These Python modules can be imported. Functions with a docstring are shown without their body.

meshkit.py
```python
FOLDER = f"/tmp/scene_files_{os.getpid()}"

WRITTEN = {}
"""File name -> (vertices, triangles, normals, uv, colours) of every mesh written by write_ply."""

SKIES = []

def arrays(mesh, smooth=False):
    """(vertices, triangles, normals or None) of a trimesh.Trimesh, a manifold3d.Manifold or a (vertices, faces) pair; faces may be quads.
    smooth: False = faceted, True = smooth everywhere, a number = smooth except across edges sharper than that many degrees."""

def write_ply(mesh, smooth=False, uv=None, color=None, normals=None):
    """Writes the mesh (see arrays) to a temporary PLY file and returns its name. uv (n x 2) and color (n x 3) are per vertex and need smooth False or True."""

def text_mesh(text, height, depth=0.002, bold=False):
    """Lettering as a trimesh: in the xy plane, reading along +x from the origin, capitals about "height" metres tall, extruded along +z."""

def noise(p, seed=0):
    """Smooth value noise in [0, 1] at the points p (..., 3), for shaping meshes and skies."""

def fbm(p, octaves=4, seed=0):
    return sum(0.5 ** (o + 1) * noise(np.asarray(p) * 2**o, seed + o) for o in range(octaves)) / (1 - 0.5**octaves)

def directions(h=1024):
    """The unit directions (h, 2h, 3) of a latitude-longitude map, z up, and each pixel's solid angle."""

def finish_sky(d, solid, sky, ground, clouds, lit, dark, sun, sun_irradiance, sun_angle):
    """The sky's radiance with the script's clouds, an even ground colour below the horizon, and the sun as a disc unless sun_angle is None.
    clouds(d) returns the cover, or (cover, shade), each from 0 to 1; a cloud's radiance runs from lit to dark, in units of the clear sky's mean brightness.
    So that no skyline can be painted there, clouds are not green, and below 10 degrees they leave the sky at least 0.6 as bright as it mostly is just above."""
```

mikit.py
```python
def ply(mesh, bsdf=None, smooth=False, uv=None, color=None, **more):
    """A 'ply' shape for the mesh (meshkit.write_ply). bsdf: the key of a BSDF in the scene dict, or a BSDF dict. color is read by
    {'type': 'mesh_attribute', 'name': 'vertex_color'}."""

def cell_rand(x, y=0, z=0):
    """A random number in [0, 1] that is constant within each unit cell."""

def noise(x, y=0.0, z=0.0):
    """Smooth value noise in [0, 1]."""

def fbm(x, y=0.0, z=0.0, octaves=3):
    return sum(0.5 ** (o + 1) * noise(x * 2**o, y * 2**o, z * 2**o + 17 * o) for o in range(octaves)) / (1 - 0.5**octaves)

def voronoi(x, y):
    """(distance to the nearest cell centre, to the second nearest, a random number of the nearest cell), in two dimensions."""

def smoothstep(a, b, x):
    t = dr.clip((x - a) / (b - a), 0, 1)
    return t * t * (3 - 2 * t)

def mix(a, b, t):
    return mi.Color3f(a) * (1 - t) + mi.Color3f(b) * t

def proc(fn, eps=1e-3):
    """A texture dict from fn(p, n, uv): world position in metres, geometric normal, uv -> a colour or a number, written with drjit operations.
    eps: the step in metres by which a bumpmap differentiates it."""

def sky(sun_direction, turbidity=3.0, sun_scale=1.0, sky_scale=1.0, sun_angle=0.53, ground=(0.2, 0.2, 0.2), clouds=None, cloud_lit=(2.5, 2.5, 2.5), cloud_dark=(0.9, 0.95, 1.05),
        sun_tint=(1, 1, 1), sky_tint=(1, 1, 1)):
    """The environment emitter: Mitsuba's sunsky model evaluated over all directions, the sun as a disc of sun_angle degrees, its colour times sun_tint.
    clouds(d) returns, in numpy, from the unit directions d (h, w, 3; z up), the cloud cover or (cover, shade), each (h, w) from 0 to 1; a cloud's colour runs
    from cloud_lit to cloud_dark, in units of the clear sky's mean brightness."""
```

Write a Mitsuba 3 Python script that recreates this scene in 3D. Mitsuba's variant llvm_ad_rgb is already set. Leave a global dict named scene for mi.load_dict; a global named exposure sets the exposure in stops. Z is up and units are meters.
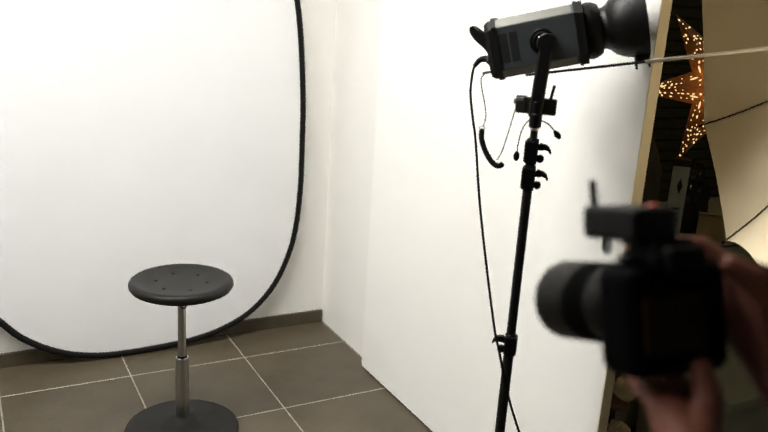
import math, numpy as np, trimesh, manifold3d as m3, shapely.geometry as sg
import mitsuba as mi
import mikit, meshkit
from mikit import proc, noise, fbm, cell_rand, smoothstep, mix
import drjit as dr

T = mi.ScalarTransform4f
scene = {'type': 'scene'}
labels = {}
exposure = 1.15

# ------------------------------------------------------------------ camera, light
EYE = np.array([0.0, 0.0, 1.415])
FWD = np.array([0.47295663, 0.84209302, -0.259213])
UPV = np.array([0.07059846, 0.257032, 0.96382073])
scene['camera'] = {'type': 'thinlens', 'fov': 52.64, 'fov_axis': 'x', 'aperture_radius': 0.0058, 'focus_distance': 2.25,
                   'near_clip': 0.05, 'far_clip': 50.0, 'to_world': T().look_at(origin=EYE.tolist(), target=(EYE + FWD).tolist(), up=UPV.tolist())}
LAMP_POS = [(0.30, 1.75), (-1.15, 1.75)]
LAMP_SIZE = (1.2, 0.6)
LAMP_RAD = (10.6, 10.45, 9.95)
CEIL = 2.6


# ------------------------------------------------------------------ materials
def pri(key, col, rough=0.5, two=False, **kw):
    c = col if isinstance(col, dict) else {'type': 'rgb', 'value': list(col)}
    b = {'type': 'principled', 'base_color': c, 'roughness': rough, **kw}
    scene[key] = {'type': 'twosided', 'b': b} if two else b


def bumped(key, col, rough, fn, scale, eps=1e-3, **kw):
    c = col if isinstance(col, dict) else {'type': 'rgb', 'value': list(col)}
    scene[key] = {'type': 'bumpmap', 'tex': proc(fn, eps), 'scale': scale, 'b': {'type': 'principled', 'base_color': c, 'roughness': rough, **kw}}


def paint_fn(p, n, uv):
    t = fbm(p.x * 3 + p.y * 2, p.y * 1.3, p.z * 2.2, 3)
    return mix((0.775, 0.762, 0.725), (0.815, 0.805, 0.77), t)


def tile_fn(p, n, uv):
    cx, cy = (p.x - 0.96) / 0.4504, (p.y - 2.35) / 0.4445
    r = cell_rand(cx, cy, 3)
    t = fbm(p.x * 7 + r * 9, p.y * 7, 0, 4) * 0.75 + noise(p.x * 90, p.y * 90, 1) * 0.12 + r * 0.16
    return mix((0.046, 0.0365, 0.0225), (0.088, 0.0705, 0.045), t)


def grout_fn(p, n, uv):
    return mix((0.20, 0.178, 0.142), (0.28, 0.25, 0.20), noise(p.x * 30, p.y * 30))


def fabric_fn(p, n, uv):
    return mix((0.90, 0.905, 0.92), (0.93, 0.935, 0.95), fbm(p.x * 4, p.z * 4, 0, 2))


def canopy_fn(p, n, uv):
    return mix((0.59, 0.50, 0.34), (0.65, 0.56, 0.39), fbm(p.x * 9, p.y * 9, p.z * 9, 3))


def wood_fn(p, n, uv):
    g = noise(p.x * 60, p.y * 60, p.z * 4) * 0.6 + noise(p.x * 160, p.y * 160, p.z * 9) * 0.4
    return mix((0.055, 0.024, 0.010), (0.13, 0.062, 0.026), g)


def star_fn(p, n, uv):
    return mix((0.36, 0.24, 0.145), (0.52, 0.36, 0.22), fbm(p.x * 40, p.y * 40, p.z * 40, 2))


pri('paint', proc(paint_fn), 0.75)
pri('ceiling_paint', (0.40, 0.39, 0.37), 0.9)
pri('grey_paint', (0.20, 0.19, 0.18), 0.9)
pri('dark_paint', (0.07, 0.065, 0.06), 0.9)
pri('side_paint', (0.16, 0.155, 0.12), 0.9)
pri('door_white', (0.845, 0.835, 0.80), 0.5)
pri('door_edge', (0.68, 0.59, 0.42), 0.55)
pri('tile', proc(tile_fn), 0.42)
pri('grout', proc(grout_fn), 0.9)
pri('backdrop_cloth', proc(fabric_fn), 0.85, two=True)
pri('rim_black', (0.005, 0.005, 0.0048), 0.65, specular=0.2)
pri('stool_foam', (0.010, 0.0095, 0.008), 0.45, specular=0.2)
pri('steel', (0.40, 0.41, 0.40), 0.24, metallic=1.0)
pri('chrome', (0.72, 0.71, 0.68), 0.16, metallic=1.0)
pri('aluminium', (0.62, 0.58, 0.50), 0.38, metallic=1.0)
pri('lamp_grey', (0.044, 0.052, 0.056), 0.42, specular=0.3)
pri('lamp_top', (0.13, 0.125, 0.10), 0.42, specular=0.4)
pri('lamp_dark', (0.008, 0.008, 0.0075), 0.5, specular=0.12)
pri('grille', (0.012, 0.013, 0.014), 0.6, specular=0.3)
pri('black_metal', (0.003, 0.003, 0.003), 0.42, specular=0.25)
pri('black_plastic', (0.0022, 0.0022, 0.0026), 0.45, specular=0.10)
pri('matt_black', (0.0008, 0.0008, 0.0011), 0.6, specular=0.02)
pri('lens_grey', (0.004, 0.0035, 0.003), 0.40, specular=0.12)
pri('rubber', (0.0022, 0.0022, 0.0022), 0.7, specular=0.06)
pri('receiver', (0.016, 0.015, 0.013), 0.4, specular=0.3)
pri('silver', (0.62, 0.62, 0.60), 0.25, metallic=0.9, two=True)
pri('white_mark', (0.75, 0.75, 0.70), 0.5)
pri('red_plastic', (0.45, 0.06, 0.03), 0.4)
pri('umbrella_cloth', proc(canopy_fn), 0.8, two=True)
pri('seam', (0.06, 0.045, 0.025), 0.7)
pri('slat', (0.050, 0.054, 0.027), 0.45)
pri('grey_card', (0.42, 0.45, 0.39), 0.6)
pri('dark_print', (0.014, 0.014, 0.011), 0.7)
pri('bag_plastic', (0.010, 0.009, 0.008), 0.22, two=True)
pri('dark_cloth', (0.05, 0.042, 0.024), 0.8)
pri('tan_card', (0.34, 0.26, 0.12), 0.8)
pri('cabinet_top', (0.42, 0.37, 0.25), 0.6)
pri('cabinet_grey', (0.34, 0.35, 0.27), 0.6)
pri('brown_wood', proc(wood_fn), 0.5)
pri('shell', (0.62, 0.52, 0.33), 0.5)
pri('skin', (0.105, 0.038, 0.024), 0.55, specular=0.12)
pri('nail', (0.42, 0.22, 0.16), 0.3)
pri('shirt', (0.015, 0.015, 0.017), 0.9)
pri('jeans', (0.02, 0.025, 0.045), 0.9)
pri('hair', (0.02, 0.012, 0.008), 0.6)
pri('eye_white', (0.7, 0.7, 0.68), 0.2)
pri('screen_glass', (0.014, 0.007, 0.0025), 0.35, specular=0.08)
pri('pull_steel', (0.16, 0.165, 0.17), 0.35, metallic=0.6)
scene['star_paper'] = {'type': 'principledthin', 'base_color': proc(star_fn), 'roughness': 0.7, 'diff_trans': 1.0}
scene['translucent_cloth'] = {'type': 'principledthin', 'base_color': proc(fabric_fn), 'roughness': 0.85, 'diff_trans': 0.55, 'spec_trans': 0.0}
scene['white_glass'] = {'type': 'twosided', 'b': {'type': 'diffuse', 'reflectance': {'type': 'rgb', 'value': [0.8, 0.8, 0.78]}}}


# ------------------------------------------------------------------ mesh helpers
def nrm(v):
    v = np.asarray(v, float)
    return v / np.linalg.norm(v)


def cat(*ms):
    out = []
    for m in ms:
        out += list(m) if isinstance(m, (list, tuple)) else [m]
    return trimesh.util.concatenate(out)


def box(x0, x1, y0, y1, z0, z1, c=0.0):
    """A box with its edges cut by c."""
    if c <= 0:
        b = trimesh.creation.box((x1 - x0, y1 - y0, z1 - z0))
        b.apply_translation(((x0 + x1) / 2, (y0 + y1) / 2, (z0 + z1) / 2))
        return b
    P = []
    for i, x in enumerate((x0, x1)):
        for j, y in enumerate((y0, y1)):
            for k, z in enumerate((z0, z1)):
                sx, sy, sz = (c if i == 0 else -c), (c if j == 0 else -c), (c if k == 0 else -c)
                P += [(x + sx, y + sy, z), (x + sx, y, z + sz), (x, y + sy, z + sz)]
    return trimesh.convex.convex_hull(np.array(P))


def rbox(x0, x1, y0, y1, z0, z1, r, n=12):
    P = []
    s = trimesh.creation.icosphere(2, r).vertices
    for x in (x0 + r, x1 - r):
        for y in (y0 + r, y1 - r):
            for z in (z0 + r, z1 - r):
                P.append(s + (x, y, z))
    return trimesh.convex.convex_hull(np.vstack(P))


def lathe(profile, n=48):
    """profile: (r, z) pairs, closed to the axis where r is 0."""
    prof = np.array(profile, float)
    a = np.linspace(0, 2 * np.pi, n, endpoint=False)
    V, F = [], []
    idx = []
    for r, z in prof:
        if r < 1e-9:
            idx.append([len(V)] * n)
            V.append((0, 0, z))
        else:
            idx.append(list(range(len(V), len(V) + n)))
            V += [(r * math.cos(t), r * math.sin(t), z) for t in a]
    for p, q in zip(idx[:-1], idx[1:]):
        for i in range(n):
            j = (i + 1) % n
            if p[i] != p[j]:
                F.append((p[i], p[j], q[j] if q[i] != q[j] else q[i]))
            if q[i] != q[j]:
                F.append((p[i], q[j], q[i]))
    m = trimesh.Trimesh(V, F, process=False)
    if m.volume < 0:
        m.invert()
    return m


def spline(pts, n=8, closed=False):
    P = np.array(pts, float)
    out = []
    N = len(P)
    for i in range(N if closed else N - 1):
        if closed:
            a, b, c, d = P[(i - 1) % N], P[i], P[(i + 1) % N], P[(i + 2) % N]
        else:
            b, c = P[i], P[i + 1]
            a = P[i - 1] if i else 2 * b - c
            d = P[i + 2] if i + 2 < N else 2 * c - b
        for t in np.linspace(0, 1, n, endpoint=False):
            out.append(0.5 * ((2 * b) + (c - a) * t + (2 * a - 5 * b + 4 * c - d) * t * t + (3 * b - a - 3 * c + d) * t ** 3))
    if not closed:
        out.append(P[-1])
    return np.array(out)


def tube(pts, r, n=10, closed=False):
    """A round tube along a polyline; r a number or one per point."""
    P = np.array(pts, float)
    N = len(P)
    R = np.full(N, r, float) if np.isscalar(r) else np.array(r, float)
    tan = np.array([nrm(P[(i + 1) % N] - P[i - 1]) if closed else nrm(P[min(i + 1, N - 1)] - P[max(i - 1, 0)]) for i in range(N)])
    u = np.cross(tan[0], (0, 0, 1))
    if np.linalg.norm(u) < 0.05:
        u = np.cross(tan[0], (1, 0, 0))
    u = nrm(u)
    V, F = [], []
    a = np.linspace(0, 2 * np.pi, n, endpoint=False)
    for i in range(N):
        u = nrm(u - tan[i] * (u @ tan[i]))
        w = np.cross(tan[i], u)
        V += [P[i] + R[i] * (math.cos(t) * u + math.sin(t) * w) for t in a]
    for i in range(N if closed else N - 1):
        for k in range(n):
            j = (k + 1) % n
            p, q = i * n, ((i + 1) % N) * n
            F += [(p + k, p + j, q + j), (p + k, q + j, q + k)]
    if not closed:
        for base, c, flip in ((0, P[0], True), ((N - 1) * n, P[-1], False)):
            V.append(c)
            for k in range(n):
                j = (k + 1) % n
                F.append((len(V) - 1, base + j, base + k) if flip else (len(V) - 1, base + k, base + j))
    m = trimesh.Trimesh(V, F, process=False)
    if m.volume < 0:
        m.invert()
    return m


def cyl(a, b, r, r2=None, n=24, c=0.0):
    """A cylinder (or cone) between two points; c: a small chamfer at both ends."""
    a, b = np.array(a, float), np.array(b, float)
    L = np.linalg.norm(b - a)
    r2 = r if r2 is None else r2
    m = lathe([(0, 0), (r - c, 0), (r, c), (r2, L - c), (r2 - c, L), (0, L)] if c else [(0, 0), (r, 0), (r2, L), (0, L)], n)
    m.apply_transform(frame(a, b - a))
    return m


def frame(o, z, up=(0, 0, 1)):
    z = nrm(z)
    x = np.cross(up, z)
    if np.linalg.norm(x) < 1e-4:
        x = np.cross((0, 1, 0), z)
    x = nrm(x)
    M = np.eye(4)
    M[:3, 0], M[:3, 1], M[:3, 2], M[:3, 3] = x, np.cross(z, x), z, o
    return M


def basis(o, x, y, z):
    M = np.eye(4)
    M[:3, 0], M[:3, 1], M[:3, 2], M[:3, 3] = x, y, z, o
    return M


def prism(xy, h0, h1):
    """A polygon (x, y) drawn out from z = h0 to h1."""
    p = xy if hasattr(xy, 'exterior') else sg.Polygon(xy)
    m = trimesh.creation.extrude_polygon(p, h1 - h0)
    m.apply_translation((0, 0, h0))
    return m


def moved(m, M):
    m = m.copy()
    m.apply_transform(M)
    return m


def turn(axis, deg, o=(0, 0, 0)):
    return trimesh.transformations.rotation_matrix(math.radians(deg), axis, o)


def man(m):
    m = trimesh.Trimesh(np.array(m.vertices), np.array(m.faces), process=True)
    return m3.Manifold(m3.Mesh(np.asarray(m.vertices, np.float32), np.asarray(m.faces, np.uint32)))


def unman(M):
    k = M.to_mesh()
    return trimesh.Trimesh(np.array(k.vert_properties[:, :3]), np.array(k.tri_verts), process=False)


# ------------------------------------------------------------------ naming helpers
def free(key):
    if key not in used:
        used.add(key)
        return key
    i = 1
    while f'{key}_{i:03d}' in used:
        i += 1
    used.add(f'{key}_{i:03d}')
    return f'{key}_{i:03d}'


used = set()


def thing(name, label=None, category=None, group=None, kind=None):
    k = free(name)
    labels[k] = {a: b for a, b in (('label', label), ('category', category), ('group', group), ('kind', kind)) if b}
    return k


def part(holder, name, mesh, mat, smooth=35, label=None, kind=None, **kw):
    k = free(f'{holder}__{name}')
    scene[k] = mesh if isinstance(mesh, dict) else mikit.ply(mesh, mat, smooth=smooth, **kw)
    if label or kind:
        labels[k] = {a: b for a, b in (('label', label), ('kind', kind)) if b}
    return k


def solo(name, mesh, mat, label, category=None, group=None, kind=None, smooth=35, **kw):
    k = thing(name, label, category, group, kind)
    scene[k] = mikit.ply(mesh, mat, smooth=smooth, **kw)
    return k


# ------------------------------------------------------------------ the room
XL, XW, YB, YF = -2.3, 1.414, 3.04, -2.6          # left wall, right wall, back wall, front wall
XS, YS = 3.3, 2.25                                # far wall and back wall of the store room at the right
solo('floor', box(XL, XS, YF, YB, -0.12, -0.0007), 'grout', 'brown stoneware tiled floor with pale grout lines', kind='structure', smooth=False)
px0, py0, DX, DY, G = 0.96, 2.35, 0.4504, 0.4445, 0.0027


def tile_mesh(w, d):
    return box(0, w, 0, d, -0.012, 0.0, 0.0008)


full_tile = mikit.ply(tile_mesh(DX - 2 * G, DY - 2.6 * G), 'tile', smooth=False)
for i in range(-8, 6):
    for j in range(-12, 2):
        x0, x1 = px0 + i * DX + G, px0 + (i + 1) * DX - G
        y0, y1 = py0 + j * DY + G * 1.3, py0 + (j + 1) * DY - G * 1.3
        cx0, cx1, cy0, cy1 = max(x0, XL), min(x1, XS), max(y0, YF), min(y1, YB)
        if y0 > YS and x0 > XW:
            continue
        if y0 >= YS - 0.05 and cx1 > XW:
            cx1 = XW
        if cx1 - cx0 < 0.02 or cy1 - cy0 < 0.02:
            continue
        if abs(cx1 - cx0 - (x1 - x0)) < 1e-6 and abs(cy1 - cy0 - (y1 - y0)) < 1e-6:
            t = dict(full_tile)
        else:
            t = mikit.ply(tile_mesh(cx1 - cx0, cy1 - cy0), 'tile', smooth=False)
        t['to_world'] = T().translate([cx0, cy0, 0.0])
        part('floor', 'tile', t, None)

solo('wall_back', box(XL - 0.1, XW + 0.15, YB, YB + 0.12, 0, CEIL), 'paint', 'white plastered wall behind the photo backdrop', kind='structure', smooth=False)
solo('wall_right', box(XW, XW + 0.15, 1.55, YB, 0, CEIL), 'paint', 'white wall that the sliding door covers', kind='structure', smooth=False)
solo('wall_header', box(XW, XW + 0.15, YF, 1.55, 2.15, CEIL), 'paint', 'white wall above the opening', kind='structure', smooth=False)
solo('wall_near', box(XW, XW + 0.15, YF, 0.1, 0, 2.15), 'paint', 'white wall on the near side of the opening', kind='structure', smooth=False)
solo('wall_left', box(XL - 0.12, XL, YF, YB, 0, CEIL), 'grey_paint', 'grey wall on the left of the studio', kind='structure', smooth=False)
solo('wall_front', box(XL - 0.12, XS + 0.12, YF - 0.12, YF, 0, CEIL), 'dark_paint', 'dark wall at the near end of the studio', kind='structure', smooth=False)
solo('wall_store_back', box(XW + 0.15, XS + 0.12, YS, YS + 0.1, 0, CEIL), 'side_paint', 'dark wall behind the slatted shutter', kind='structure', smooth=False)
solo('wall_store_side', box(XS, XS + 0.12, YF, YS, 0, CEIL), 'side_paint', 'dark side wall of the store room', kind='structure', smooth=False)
solo('ceiling', box(XL - 0.12, XS + 0.12, YF - 0.12, YB + 0.12, CEIL, CEIL + 0.1), 'ceiling_paint', 'pale ceiling of the studio', kind='structure', smooth=False)

bb = thing('baseboard_back', 'brown tile skirting along the back wall', kind='structure')
for i in range(-8, 2):
    x0, x1 = max(px0 + i * DX + 0.0015, XL), min(px0 + (i + 1) * DX - 0.0015, XW - 0.001)
    if x1 - x0 > 0.02:
        part(bb, 'tile', box(x0, x1, YB - 0.011, YB, 0.001, 0.057, 0.0012), 'tile', smooth=False)

# the sliding door that hangs in front of the right wall
D0, D1, DF = 1.262, 2.545, 1.3690
dr_ = thing('door_1', 'wide white sliding door with a silver oval pull', kind='structure')
lz = sg.box(D0 + 0.002, 0.007, D1, 2.12).buffer(-0.012).buffer(0.012, quad_segs=6)
leaf = prism([(y, z) for y, z in np.array(lz.exterior.coords)[:-1]], 0, 0.0325)
leaf.apply_transform(basis((DF, 0, 0), (0, 1, 0), (0, 0, 1), (1, 0, 0)))
pull_c = np.array([DF, 1.3187, 0.905])
oval = sg.LineString([(-0.0, -0.021), (0.0, 0.021)]).buffer(0.0175, quad_segs=12)
cut = prism(oval.buffer(-0.001), -0.002, 0.008)
cut.apply_transform(basis(pull_c, (0, 1, 0), (0, 0, 1), (1, 0, 0)))
leaf = unman(man(leaf) - man(cut))
part(dr_, 'leaf', leaf, 'door_white', 20)
part(dr_, 'edge_band', box(DF + 0.0004, DF + 0.0322, D0 - 0.0012, D0 + 0.002, 0.012, 2.115, 0.0005), 'door_edge', False, label='beige edge strip')
ring = prism(oval.difference(oval.buffer(-0.0035)), -0.0022, 0.0005)
dish = prism(oval.buffer(-0.001), 0.0055, 0.0075)
PM = basis(pull_c, (0, 1, 0), (0, 0, 1), (1, 0, 0))
pk = part(dr_, 'pull', moved(ring, PM), 'silver', 30, label='silver oval finger pull')
part(pk, 'recess', moved(dish, PM), 'pull_steel', 30)
solo('trim_1', box(DF - 0.005, XW, 0.0, D1 + 0.1, 2.125, 2.165, 0.002), 'aluminium', 'metal track above the sliding door', kind='structure', smooth=False)

# the ceiling lamps
for x, y in LAMP_POS:
    k = thing('ceiling_light', 'large flat light panel on the ceiling over the stool' if x > 0 else 'large flat light panel on the ceiling by the left wall', 'ceiling light')
    sx, sy = LAMP_SIZE[0] / 2, LAMP_SIZE[1] / 2
    fr = sg.box(-sx, -sy, sx, sy)
    f = prism(fr.buffer(0.02, join_style=2).difference(fr), CEIL - 0.04, CEIL)
    f.apply_translation((x, y, 0))
    part(k, 'frame', f, 'white_mark', False)
    d = box(-sx, sx, -sy, sy, -0.004, 0.004)
    d.apply_translation((x, y, CEIL - 0.03))
    part(k, 'diffuser', d, 'white_glass', False, emitter={'type': 'area', 'radiance': {'type': 'rgb', 'value': list(LAMP_RAD)}})

k = thing('ceiling_lamp', 'small round dim lamp on the store room ceiling', 'ceiling lamp')
rl = lathe([(0, 0), (0.11, 0), (0.12, 0.01), (0.12, 0.035), (0, 0.035)], 36)
rl.apply_translation((2.25, 0.75, CEIL - 0.0355))
part(k, 'housing', rl, 'black_metal')
rl = lathe([(0, -0.02), (0.06, -0.015), (0.10, 0.0), (0, 0.0)], 36)
rl.apply_translation((2.25, 0.75, CEIL - 0.036))
part(k, 'diffuser', rl, 'white_glass', emitter={'type': 'area', 'radiance': {'type': 'rgb', 'value': [11.0, 9.4, 6.4]}})

# ------------------------------------------------------------------ the folding backdrop
q = [(1.225, 1.421), (1.246, 1.266), (1.262, 1.023), (1.263, 0.814), (1.261, 0.663), (1.247, 0.501), (1.216, 0.366), (1.148, 0.226), (1.047, 0.122), (0.923, 0.060),
     (0.790, 0.029), (0.65, 0.018), (0.521, 0.0155), (0.419, 0.021), (0.317, 0.044), (0.229, 0.083), (0.146, 0.141), (0.083, 0.21)]
right = q[:12]
xc = 0.585
left = [(0.083, 0.210), (0.030, 0.268)] + [(2 * xc - x, z) for x, z in q[:7]][::-1]
top = [(1.195, 1.56), (1.13, 1.70), (1.02, 1.80), (0.88, 1.865), (0.72, 1.89), (0.585, 1.895), (0.45, 1.89), (0.29, 1.865), (0.15, 1.80), (0.04, 1.70), (-0.025, 1.56)]
low = q[12:17]
outline2 = right + low + left[0:] + top[::-1]
outline2 = np.array(outline2)
BK, BY = 0.022, 2.972
curve = spline(np.column_stack([outline2[:, 0], BY + BK * outline2[:, 1], outline2[:, 1]]), 6, closed=True)
t = thing('photo_backdrop', 'white collapsible cloth backdrop with black rim leaning on the back wall', 'backdrop')
cc = np.array([xc, 0, 0.95])
rings = [0.0, 0.15, 0.3, 0.45, 0.6, 0.72, 0.82, 0.9, 0.96, 1.0]
V, F = [], []
n = len(curve)
for r in rings:
    pp = cc[[0, 2]] + (curve[:, [0, 2]] - cc[[0, 2]]) * r
    yy = BY + BK * pp[:, 1] - 0.006 * (1 - r * r) * (0.5 + np.sin(pp[:, 0] * 3.1 + pp[:, 1] * 2.0))
    V += [(a, b, c) for a, b, c in zip(pp[:, 0], yy, pp[:, 1])]
for i in range(len(rings) - 1):
    for k in range(n):
        j = (k + 1) % n
        F += [(i * n + k, (i + 1) * n + k, (i + 1) * n + j), (i * n + k, (i + 1) * n + j, i * n + j)]
part(t, 'cloth', trimesh.Trimesh(V, F, process=False), 'translucent_cloth', True)
# the rim: a flat bound band over a spring wire
tanv = np.roll(curve, -1, 0) - np.roll(curve, 1, 0)
V, F = [], []
for k in range(n):
    tt = nrm(tanv[k])
    yv = np.array([0, 1.0, 0])
    inw = nrm(np.cross(tt, yv))
    for a in range(10):
        th = 2 * np.pi * a / 10
        V.append(curve[k] + inw * 0.0125 * math.cos(th) + yv * 0.008 * math.sin(th))
for k in range(n):
    j = (k + 1) % n
    for a in range(10):
        b = (a + 1) % 10
        F += [(k * 10 + a, k * 10 + b, j * 10 + b), (k * 10 + a, j * 10 + b, j * 10 + a)]
rim = trimesh.Trimesh(V, F, process=False)
if rim.volume < 0:
    rim.invert()
part(t, 'rim', rim, 'rim_black', True, label='black bound rim')

# ------------------------------------------------------------------ the stool
SX, SY = 0.588, 2.332
t = thing('stool', 'low round swivel stool with grey foam seat on a steel column', 'stool')
SZ = 0.503
seat = lathe([(0, 0.0), (0.05, 0.0), (0.09, 0.004), (0.13, 0.003), (0.150, 0.005), (0.162, 0.011), (0.168, 0.020), (0.1685, 0.027), (0.165, 0.034), (0.158, 0.0385), (0.150, 0.040), (0.142, 0.0388),
              (0.130, 0.0355), (0.10, 0.031), (0.06, 0.0285), (0.0, 0.028)], 72)
seat.apply_transform(np.diag([0.965, 0.965, 1, 1]))
seat.apply_translation((0, 0, SZ))
sm = man(seat)
for k in range(6):
    a = math.radians(60 * k + 35)
    sm = sm - man(cyl((0.080 * math.cos(a), 0.080 * math.sin(a), SZ + 0.012), (0.080 * math.cos(a), 0.080 * math.sin(a), SZ + 0.06), 0.0058, n=16))
tr = np.eye(4); tr[:2, 3] = (SX, SY)
part(t, 'seat', moved(unman(sm), tr), 'stool_foam', 32)
part(t, 'mounting_plate', moved(cat(box(-0.06, 0.06, -0.06, 0.06, SZ - 0.006, SZ + 0.004, 0.002), cyl((0, 0, SZ - 0.045), (0, 0, SZ), 0.0195, c=0.002)), tr), 'black_metal')
lev = tube(spline([(0.01, -0.018, SZ - 0.016), (0.03, -0.03, SZ - 0.02), (0.07, -0.02, SZ - 0.014), (0.12, 0.03, SZ - 0.010)], 6), 0.004, 8)
ringm = tube([(0.0 + 0.008 * math.cos(a), -0.023, SZ - 0.044 + 0.008 * math.sin(a)) for a in np.linspace(0, 2 * np.pi, 17)[:-1]], 0.0026, 8, closed=True)
part(t, 'height_lever', moved(cat(lev, ringm), tr), 'black_metal')
part(t, 'gas_piston', moved(cyl((0, 0, 0.25), (0, 0, SZ - 0.015), 0.0130, n=32, c=0.001), tr), 'steel')
part(t, 'sleeve', moved(lathe([(0, 0.02), (0.0215, 0.02), (0.0215, 0.2695), (0.0205, 0.272), (0.0195, 0.273), (0.016, 0.273), (0.015, 0.269), (0, 0.269)], 40), tr), 'steel', 25)
part(t, 'collar', moved(lathe([(0, 0.268), (0.0155, 0.268), (0.0155, 0.2765), (0.0133, 0.278), (0, 0.278)], 32), tr), 'black_plastic')
base = lathe([(0, 0.0), (0.178, 0.0), (0.1835, 0.004), (0.186, 0.011), (0.1835, 0.018), (0.176, 0.023), (0.16, 0.026), (0.115, 0.032), (0.075, 0.040), (0.052, 0.048), (0.040, 0.056), (0.030, 0.060), (0.024, 0.061), (0.0, 0.061)], 72)
part(t, 'base', moved(base, tr), 'stool_foam', 32)

# ------------------------------------------------------------------ the studio flash on its stand
LP = np.array([1.14642, 1.38342, 1.36551])
LA = np.array([0.72882499, -0.6335579, 0.25965077])
LN = nrm(np.cross((0, 0, 1), LA)); LN = LN if LN @ np.array([-0.66, -0.75, 0]) > 0 else -LN      # towards the viewer
LU = np.cross(LN, LA); LU = LU if LU[2] > 0 else -LU
LN = np.cross(LA, LU) if np.cross(LA, LU) @ LN > 0 else LN
LM = basis(LP, LA, LU, np.cross(LA, LU))            # local: x along the lamp, y up, z sideways
near = 1.0 if LM[:3, 2] @ np.array([-0.66, -0.75, 0]) > 0 else -1.0
t = thing('studio_flash', 'grey studio flash head with black reflector tilted up on the stand', 'studio light')


def octa(hx, hy, c):
    return [(-hx + c, -hy), (hx - c, -hy), (hx, -hy + c), (hx, hy - c), (hx - c, hy), (-hx + c, hy), (-hx, hy - c), (-hx, -hy + c)]


def along(poly, x0, x1, s0=1.0, s1=1.0):
    """A prism of the polygon (z, y) along local x."""
    P0 = np.array([(x0, y * s0, z * s0) for z, y in poly])
    P1 = np.array([(x1, y * s1, z * s1) for z, y in poly])
    return trimesh.convex.convex_hull(np.vstack([P0, P1]))


def lath_x(profile, n=48):
    m = lathe([(r, x) for x, r in profile], n)
    m.apply_transform(np.array([[0, 0, 1, 0], [0, 1, 0, 0], [-1, 0, 0, 0], [0, 0, 0, 1.0]]))
    return m


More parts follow.
